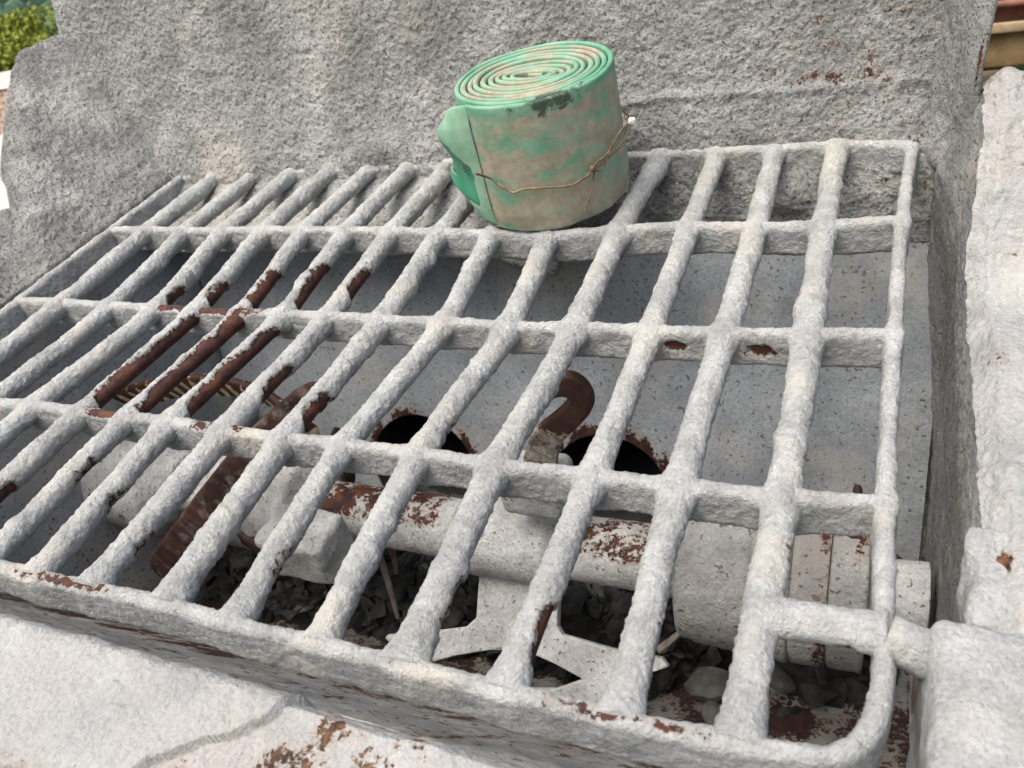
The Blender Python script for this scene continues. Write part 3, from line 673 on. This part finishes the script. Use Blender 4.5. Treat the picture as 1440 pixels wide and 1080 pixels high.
# ------------------------------------------------------------------ rubble in the bottom of the hopper
def rub_z(x, y):
    n = fbm(np.stack([x*1, y*1, 0*x], 1), 7, 3); return -.66+.14*sstep(.29, .40, y+.05*n-.11*sstep(-.32, -.14, x))+.045*n
u, v = np.meshgrid(np.linspace(-1.13, .04, 240), np.linspace(.18, .56, 90), indexing='ij'); x, y = u.ravel(), v.ravel()
P = np.stack([x, y, rub_z(x, y)+.012*np.abs(fbm(np.stack([x, y, 0*x], 1), 40, 3))], 1)
allV = [P]; allF = [gridfaces(240, 90)]; nb = len(P)
ico = bmesh.new(); bmesh.ops.create_icosphere(ico, subdivisions=1, radius=1); IV = np.array([v_.co[:] for v_ in ico.verts]); IF = np.array([[q_.index for q_ in f.verts] for f in ico.faces]); ico.free()
def chunkverts(s, flat=.16):
    k = IV*(1+.45*rng.normal(size=(len(IV), 1)).clip(-1, 1)*.7)*np.array([1, .6+.5*rng.random(), flat+.3*rng.random()])*s
    ax = rng.normal(size=3); ax /= np.linalg.norm(ax); return k@np.array(Matrix.Rotation(rng.random()*6.28, 3, Vector(ax)))
tri = []
cv = []; off0 = 0
for k in range(2600):
    cx, cy = rng.uniform(-1.12, .03), rng.uniform(.19, .54); s = rng.gamma(2.0, .0048)+.003
    if cy < .33+.11*(cx > -.2) and rng.random() < .8: cy = .33+.11*(cx > -.2)+.12*rng.random()
    c = chunkverts(s)+np.array([cx, cy, rub_z(np.array([cx]), np.array([cy]))[0]+.012]); cv.append(c); tri.append(IF+off0); off0 += len(IV)
V = np.vstack([P]+cv); Fl = gridfaces(240, 90).tolist()+(np.vstack(tri)+nb).tolist()
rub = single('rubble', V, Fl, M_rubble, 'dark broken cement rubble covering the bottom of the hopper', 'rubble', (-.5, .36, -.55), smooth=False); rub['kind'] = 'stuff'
big = [((1000,962),.030,'pale slab of broken cement under the front right bars'),((1040,985),.026,'grey cement chunk beside the pale slab near the front right cell'),
       ((1095,955),.024,'dark angular cement chunk under the short stub bar'),((1010,1010),.024,'small cement chunk just above the front rail, lower right'),
       ((930,905),.018,'small pale chunk behind the right arm of the anchor paddle'),((610,800),.022,'flat cement flake left of the anchor stem'),
       ((470,830),.020,'grey flake lying under the middle bars'),((430,850),.020,'cement flake close to the front rail, left of centre'),((845,830),.024,'dark lump behind the anchor stem, right of it')]
for px, s, lab in big:
    v_ = ray(px); t_ = .3
    while t_ < 2.0:
        p = CAM+v_*t_; sf = max(rub_z(p[:1], p[1:2])[0], np.interp(p[1], [-.03, .225, .36, .53], [-.044, -.545, -.60, -.66]))
        if p[2] < sf+s*.35: break
        t_ += .004
    ic2 = bmesh.new(); bmesh.ops.create_icosphere(ic2, subdivisions=2, radius=1); V = np.array([q_.co[:] for q_ in ic2.verts]); ic2.free()
    V = V*(1+.30*perlin(V*1.3+s*900)+.12*perlin(V*3.1+s*300))[:, None]*np.array([1.1, .8, .5])*s; V = V@np.array(Matrix.Rotation(s*400, 3, Vector((.3, .2, 1))))
    bm = bmesh.new(); vs = [bm.verts.new(q_) for q_ in V]
    h = bmesh.ops.convex_hull(bm, input=bm.verts[:]); bmesh.ops.delete(bm, geom=[g for g in h['geom_interior'] if isinstance(g, bmesh.types.BMVert)], context='VERTS')
    bm.verts.index_update(); V = np.array([q_.co[:] for q_ in bm.verts]); Fq = [[q_.index for q_ in f.verts] for f in bm.faces]; bm.free()
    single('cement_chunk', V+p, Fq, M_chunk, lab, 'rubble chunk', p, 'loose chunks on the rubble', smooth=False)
for a_px, b_px, za, zb, lab in [((530,770),(560,870),-.40,-.50,'thin pale stick poking down into the rubble'),((548,765),(558,806),-.42,-.47,'short brown stick beside the pale stick'),((925,915),(962,885),-.49,-.47,'pale splinter lying right of the anchor paddle')]:
    a, b = onaxis(a_px, 2, za), onaxis(b_px, 2, zb); path, s = resample([a, (a+b)/2+[.002, 0, .002], b], .004)
    V, F, at = sweep(path, rrect(.011, .006, .002, 3, nside=1), scale=np.stack([1-.4*s/s[-1], 1+0*s], 1), disp=lambda P, N: (.0012*fbm(P, 90, 2), {}))
    single('stick', V, F, M_stick, lab, 'stick', tuple(b))

# ------------------------------------------------------------------ the rolled hose and its tie wire
HC = np.array([-.403, .650]); HR, HH, HZ = .101, .155, .0055
hose = thing('hose_roll', 'dirty green layflat hose rolled up and standing on the grate', 'hose', (HC[0], HC[1], HZ))
TURNS = 9.8; TH_END = math.radians(-124); r0 = .012
th_ = np.linspace(0, TURNS*2*np.pi, 1500); f = th_/th_[-1]
ang = TH_END+(TURNS*2*np.pi-th_)
rad = r0+(HR-.0045-r0)*f+.0065*fbm(np.stack([th_*.37, 0*f, 0*f], 1), 1.0, 3)*np.sin(np.pi*f)**.6
ex = 1+.22*(1-f)**1.5; ey = 1-.50*(1-f)**1.4
loose = 1-.010*np.cos(ang-2.0)
path = np.stack([HC[0]+rad*ex*loose*np.cos(ang), HC[1]+rad*ey*loose*np.sin(ang), HZ+HH/2+0*f], 1)
path[:, 2] += .0060*fbm(np.stack([th_*.22, 0*f+3, 0*f], 1), 1.0, 2)*(1-f**6)-.004*(1-f)
path, s = resample(path[::3], .0035)
fs = s/s[-1]
pitch = (HR-r0)/TURNS
prof = rrect(.0062, HH, .0030, 6, nside=22)
tk = 1+.45*fbm(np.stack([s*14, 0*s, 0*s], 1), 1.0, 2)
def hose_disp(P, N):
    q = P-np.array([HC[0], HC[1], 0]); h = (P[:, 2]-HZ)/HH; out_ = sstep(.080, .088, np.hypot(q[:, 0], q[:, 1]))
    off = out_*(.0016*fbm(P, 16, 3)+.0006*fbm(P, 70, 2))*(.4+np.abs(h-.5))
    off += out_*.003*sstep(.12, .0, h)*fbm(P, 30, 2)
    dirt = .29*sstep(1.0, .86, h)*out_-.12*sstep(.93, .98, h)*out_+.22*(1-out_)+.10*sstep(.3, .1, h)-.10*sstep(.08, .0, h)
    a = np.degrees(np.arctan2(q[:, 1], q[:, 0]))
    tar = .62*np.exp(-((a+48)/26)**2)*sstep(.80, .95, h)*out_+.3*np.exp(-((a+66)/6)**2)*sstep(.72, .85, h)*out_+.36*np.exp(-((a+85)/8)**2)*sstep(.85, .98, h)*out_
    return off, {'dirt': dirt, 'tar': tar}
V, F, at = sweep(path, prof, scale=np.stack([tk, 1+0*tk], 1), disp=hose_disp)
# crumple the foot of the outer turn inwards a little
q = V[:, :2]-HC; h = (V[:, 2]-HZ)/HH; k = 1-.05*sstep(.14, .0, h)*(.6+fbm(V, 18, 2)); V[:, :2] = HC+q*k[:, None]
build('rolled_hose', V, F, M_hose, hose, at)

# open torn end of the hose: the two skins part, pinched where the wire crosses
ns, nt_ = 70, 120
S_, T_ = np.meshgrid(np.linspace(0, 1, ns), np.linspace(0, 1, nt_, endpoint=False), indexing='ij')
s1, t1 = S_.ravel(), T_.ravel()
hh = np.where(t1 < .5, t1*2, 2-t1*2)                        # 0 bottom .. 1 top .. 0 bottom
outer = t1 < .5
tear = .05*fbm(np.stack([t1*6, 0*t1, 0*t1], 1), 2.0, 4)+.03*fbm(np.stack([t1*40, 0*t1, 0*t1+5], 1), 1.0, 2)
Lend = np.where(outer, .14+.24*sstep(.48, .64, hh)+.62*sstep(.64, .90, hh)+.10*sstep(.2, .0, hh), 1.05-.35*np.exp(-((hh-.29)/.05)**2))+tear*np.clip(np.minimum(hh, 1-hh)*8, 0, 1)
Lend = np.where(hh < .12, Lend*0+np.interp(hh, [0, .12], [.62, 1])*np.where(outer, .45, 1), Lend)
se = s1*Lend
a2 = TH_END+math.radians(7)-se*math.radians(68)
env = np.sqrt(np.clip(np.minimum(hh, 1-hh)*6, 0, 1))
zt = HH*(1-.30*se**1.4); zb = .004+.010*se
zz = HZ+zb+(zt-zb)*hh
r_out = .0012+se*(.010+.020*np.exp(-((hh-.72)/.2)**2))+se**2*.012
r_in = -.0075+se*(.004+.007*np.cos(hh*9.0-.4))+np.clip(se, 0, 1.2)**2.0*.046*sstep(.0, .15, hh)*sstep(1.0, .7, hh)
mid_ = -.003+se*.010
rr = HR+np.where(outer, r_out, r_in)*env+mid_*(1-env)
P = np.stack([HC[0]+rr*np.cos(a2), HC[1]+rr*np.sin(a2), zz], 1)
F = gridfaces(ns, nt_, True)
he = build('hose_end', P, F[:, ::-1].copy(), M_hose, hose, {'dirt': .02+.1*fbm(P, 30, 2)-.2*sstep(.5, .9, hh), 'tar': 0*t1}, label='torn open end of the green hose')
he.data.materials.append(M_hosein); he.data.materials.append(simple('torn_fibre', (0.42, 0.5, 0.42), (0.6, 0.62, 0.55), 120))
so_ = he.modifiers.new('skin', 'SOLIDIFY'); so_.thickness = .0016; so_.offset = -1; so_.material_offset = 1; so_.material_offset_rim = 2

def on_roll(px, rad_):
    v = ray(px); o2 = CAM[:2]-HC; a = v[:2]@v[:2]; b = 2*o2@v[:2]; c = o2@o2-rad_**2; D = b*b-4*a*c
    t = (-b-math.sqrt(max(D, 0)))/(2*a); return CAM+t*v
wire = thing('tie_wire', 'rusty twisted wire tied around the green hose roll', 'wire', tuple(on_roll((722, 268), HR)))
wp = [on_roll(p, HR+.0032) for p in [(690,251),(706,262),(722,271),(736,266),(765,264),(800,261),(822,250),(834,238)]]
aw = math.atan2(wp[-1][1]-HC[1], wp[-1][0]-HC[0]); a0 = math.atan2(wp[0][1]-HC[1], wp[0][0]-HC[0])
st = [on_roll((668, 244), HR+.022), on_roll((676, 246), HR+.015)]
bk_ = [np.array([HC[0]+(HR+.004)*math.cos(t), HC[1]+(HR+.004)*math.sin(t), wp[-1][2]+.012*math.sin((t-aw)*1.5)]) for t in np.linspace(aw+.12, a0+2*math.pi-.55, 22)]
W1, s = resample(st+wp, .002); W2, s2 = resample([wp[-1]]+bk_, .003)
V, F, at = sweep(W1, circle(.00145, 8), up=(.1, .2, 1)); build('wire_loop', V, F, M_wire, wire)
V, F, at = sweep(W2, circle(.00145, 8), up=(.1, .2, 1)); build('wire_loop', V, F, M_wire, wire)
tw = [on_roll(p, HR+.004) for p in [(834,238),(839,228),(848,222),(858,210)]]+[on_roll((866, 195), HR+.006), on_roll((874, 183), HR+.010)]
e1 = tw[-1]+np.array([.010, -.004, .006]); e2 = onplane((888, 171), (0, 1, 0), e1[1]); tw += [e2]
V, F, at = sweep(resample(tw, .002)[0], circle(.00135, 8), up=(.1, .2, 1)); build('twisted_end', V, F, M_wire, wire)
tw2 = [on_roll(p, HR+.0045) for p in [(834,238),(845,240),(852,228),(857,212),(864,198)]]
V, F, at = sweep(resample(tw2, .002)[0], circle(.0013, 8), up=(.1, .2, 1)); build('twisted_end', V, F, M_wire, wire)
lmp = lump(e2+np.array([.001, 0, .001]), (.008, .006, .007), 5, .6, .002, 160); build('white_tip', lmp[0], lmp[1], M_wirew, wire)
kn = lump(on_roll((834, 237), HR+.004), (.007, .006, .008), 5, .8, .001, 160); build('knot', kn[0], kn[1], M_wire, wire)
tl = [on_roll(p, HR+.003) for p in [(836,240),(833,262),(828,283),(822,299)]]
V, F, at = sweep(resample(tl, .002)[0], circle(.0011, 8), up=(1, 0, .1)); build('wire_tail', V, F, M_wire, wire)

# ------------------------------------------------------------------ background
def leafmesh(centers, size, upbias=.4):
    n = len(centers); d = rng.normal(size=(n, 3)); d[:, 2] += upbias; d /= np.linalg.norm(d, axis=1)[:, None]
    t = np.cross(d, rng.normal(size=(n, 3))); t /= np.linalg.norm(t, axis=1)[:, None]; b = np.cross(d, t)
    sz = size*(.6+.8*rng.random((n, 1)))
    V = np.stack([centers-t*sz, centers+b*sz*.5, centers+t*sz, centers-b*sz*.5], 1).reshape(-1, 3)
    return V, np.arange(4*n).reshape(-1, 4)
def tree(name, label, base, h, crown_r, crown_h, n, leaf, group=None, cat='tree', m=None):
    t = thing(name, label, cat, tuple(base), group, hop=False); base = np.array(base, float)
    tr, s = resample([base, base+[.1, .05, h*.35], base+[-.05, .1, h*.75]], h/14)
    V, F, at = sweep(tr, circle(.045*h, 10), up=(1, .2, 0), scale=np.stack([1-.7*s/s[-1]]*2, 1)); build('trunk', V, F, M_bark, t)
    cc = base+np.array([0, 0, h-crown_h/2]); cl = []
    for k in range(26):
        d = rng.normal(size=3); d /= np.linalg.norm(d); d *= rng.random()**.4*.8; c = cc+d*[crown_r, crown_r, crown_h/2]; cl.append(c)
        if k < 8:
            lb, s = resample([tr[len(tr)//2+k % 4], (tr[-1]+c)/2, c], h/14); V, F, at = sweep(lb, circle(.014*h, 6), up=(.3, .2, 1), scale=np.stack([1-.7*s/s[-1]]*2, 1)); build('limb', V, F, M_bark, t)
    cl = np.array(cl); pick = rng.integers(0, len(cl), n); d = rng.normal(size=(n, 3)); d /= np.linalg.norm(d, axis=1)[:, None]
    P = cl[pick]+d*(rng.random((n, 1))**.33)*np.array([crown_r, crown_r, crown_h/2])*.40
    V, F = leafmesh(P, leaf); build('crown', V, F, m or M_leaf, t, smooth=False); return t
p = far((22, 60), 50); tree('leafy_tree', 'bright green bushy tree beyond the hopper, upper left corner', (p[0], p[1], -1.2), 7.2, 2.9, 3.9, 9000, .13)
p = far((-60, 60), 58); tree('leafy_tree', 'darker green tree behind the bright tree at the left edge', (p[0], p[1], -1.3), 7.0, 2.8, 4.0, 5000, .16, m=M_wood)
# wooded hill
az0 = math.atan2(*(far((30, 20), 600)-CAMW)[:2]); hv = []
na, nr = 90, 24
A_, R_ = np.meshgrid(np.linspace(az0-1.0, az0+1.6, na), np.linspace(180, 900, nr), indexing='ij')
A_, R_ = A_.ravel(), R_.ravel(); xy = np.stack([np.sin(A_)*R_, np.cos(A_)*R_], 1)
zz = -2+150*sstep(180, 760, R_)+18*fbm(np.stack([xy[:, 0], xy[:, 1], 0*A_], 1), .006, 3)*sstep(200, 500, R_)
structure('hill', np.stack([xy[:, 0], xy[:, 1], zz], 1), gridfaces(na, nr), M_hill)
n = 11000; ai = rng.uniform(az0-.95, az0+1.5, n); ri = rng.uniform(230, 760, n)
cz = -2+150*sstep(180, 760, ri); C3 = np.stack([np.sin(ai)*ri, np.cos(ai)*ri, cz+2], 1)
Vs = (IV[None]*(1+.3*rng.normal(size=(n, len(IV), 1)))*(3.5+3*rng.random((n, 1, 1)))+C3[:, None]).reshape(-1, 3); Fs = (IF[None]+(np.arange(n)*len(IV))[:, None, None]).reshape(-1, 3)
wd = single('distant_wood', Vs, Fs, M_wood, 'dark blue-green wood covering the far hillside', 'wood', (0, 0, 0), hop=False, smooth=False); wd['kind'] = 'stuff'

# boundary wall with an exposed band of bricks, seen past the hopper's left edge
pw = far((6, 112), 9.0); dirw = np.array([math.cos(-.35), math.sin(-.35), 0]); nw = np.array([-dirw[1], dirw[0], 0])
def wbox(cx, z0, z1, L, d, off=0):
    c = np.array([pw[0], pw[1], 0])+dirw*cx+nw*off; V = [];
    for sx in (-1, 1):
        for sy in (-1, 1):
            for z_ in (z0, z1): V.append(c+dirw*sx*L/2+nw*sy*d/2+np.array([0, 0, z_]))
    return np.array(V), [[0, 1, 3, 2], [4, 6, 7, 5], [0, 4, 5, 1], [2, 3, 7, 6], [0, 2, 6, 4], [1, 5, 7, 3]]
bw = thing('boundary_wall', 'whitewashed wall with bare brick band, at the left edge behind the hopper', 'wall', (pw[0], pw[1], 0), hop=False)
zt = far((6, 103), 9.0)[2]; zb1 = far((6, 126), 9.0)[2]; zb0 = far((6, 190), 9.0)[2]
V, F = wbox(0, -.05, zb0, 5, .24); build('plaster', V, F, M_whitewall, bw, smooth=False)
V, F = wbox(0, zb1+.002, zt, 5, .28); build('coping', V, F, M_whitewall, bw, smooth=False)
V, F = wbox(0, zb0+.001, zb1+.001, 4.98, .20); build('mortar_core', V, F, M_whitewall, bw, smooth=False)
nc = 7; ch = (zb1-zb0)/nc
for c_ in range(nc):
    for k in range(11):
        cx = -2.2+k*.44+(.22 if c_ % 2 else 0)
        V, F = wbox(cx, zb0+c_*ch+.008, zb0+(c_+1)*ch-.006, .40, .23+.008*rng.random()); build('brick', V, F, M_brick, bw, smooth=False)

# beams stacked beyond the right corner
def beam(name, label, cat, px, dist, sec, m, L=1.6, extra=None, group=None):
    c = far(px, dist); d = np.array([math.cos(.15), math.sin(.15), 0]); path = np.array([c-d*.12+d*L*t for t in np.linspace(0, 1, 24)])
    V, F, at = sweep(path, sec, disp=lambda P, N: (.003*fbm(P, 9, 3), {}))
    return single(name, V, F, m, label, cat, tuple(c), hop=False)
ib = np.array([(-.05, .03), (.05, .03), (.05, .018), (.008, .018), (.008, -.018), (.05, -.018), (.05, -.03), (-.05, -.03), (-.05, -.018), (-.008, -.018), (-.008, .018), (-.05, .018)])
beam('steel_beam', 'red-brown steel beam on top of the stack, upper right corner', 'beam', (1412, 21), 2.3, ib, M_steel_red)
beam('pale_batten', 'thin pale timber batten under the red-brown beam', 'timber', (1412, 39), 2.24, rrect(.05, .022, .004, 3, nside=2), M_pale_timber)
beam('timber_beam', 'thick brown timber beam below the pale batten, upper right', 'timber', (1412, 66), 2.3, rrect(.12, .082, .008, 3, nside=3), M_timber)
c = far((1412, 66), 2.3); ztop = c[2]-.043
tr = thing('trestle', 'dark timber trestle carrying the stacked beams', 'trestle', (c[0]+.7, c[1]+.1, 0), hop=False)
for sx in (.1, 1.25):
    d = np.array([math.cos(.15), math.sin(.15), 0]); b0 = c-d*.12+d*sx
    V, F, at = sweep(np.array([[b0[0], b0[1]-.2, ztop-.04], [b0[0], b0[1], ztop-.04], [b0[0], b0[1]+.2, ztop-.04]]), rrect(.09, .08, .006, 3, nside=1)); build('cross_beam', V, F, M_bark, tr, smooth=False)
    for sy in (-.16, .16):
        pth = np.array([[b0[0], b0[1]+sy*1.5, -.02], [b0[0], b0[1]+sy*1.2, ztop/2], [b0[0], b0[1]+sy, ztop-.082]]); V, F, at = sweep(pth, rrect(.08, .08, .006, 3, nside=1), up=(1, 0, 0)); build('leg', V, F, M_bark, tr, smooth=False)
p = far((1460, 20), 6.0); tree('leafy_bush', 'dark green bush behind the stacked beams, upper right corner', (p[0], p[1], 0), 2.3, 1.2, 1.9, 5000, .07, cat='bush', m=M_wood)
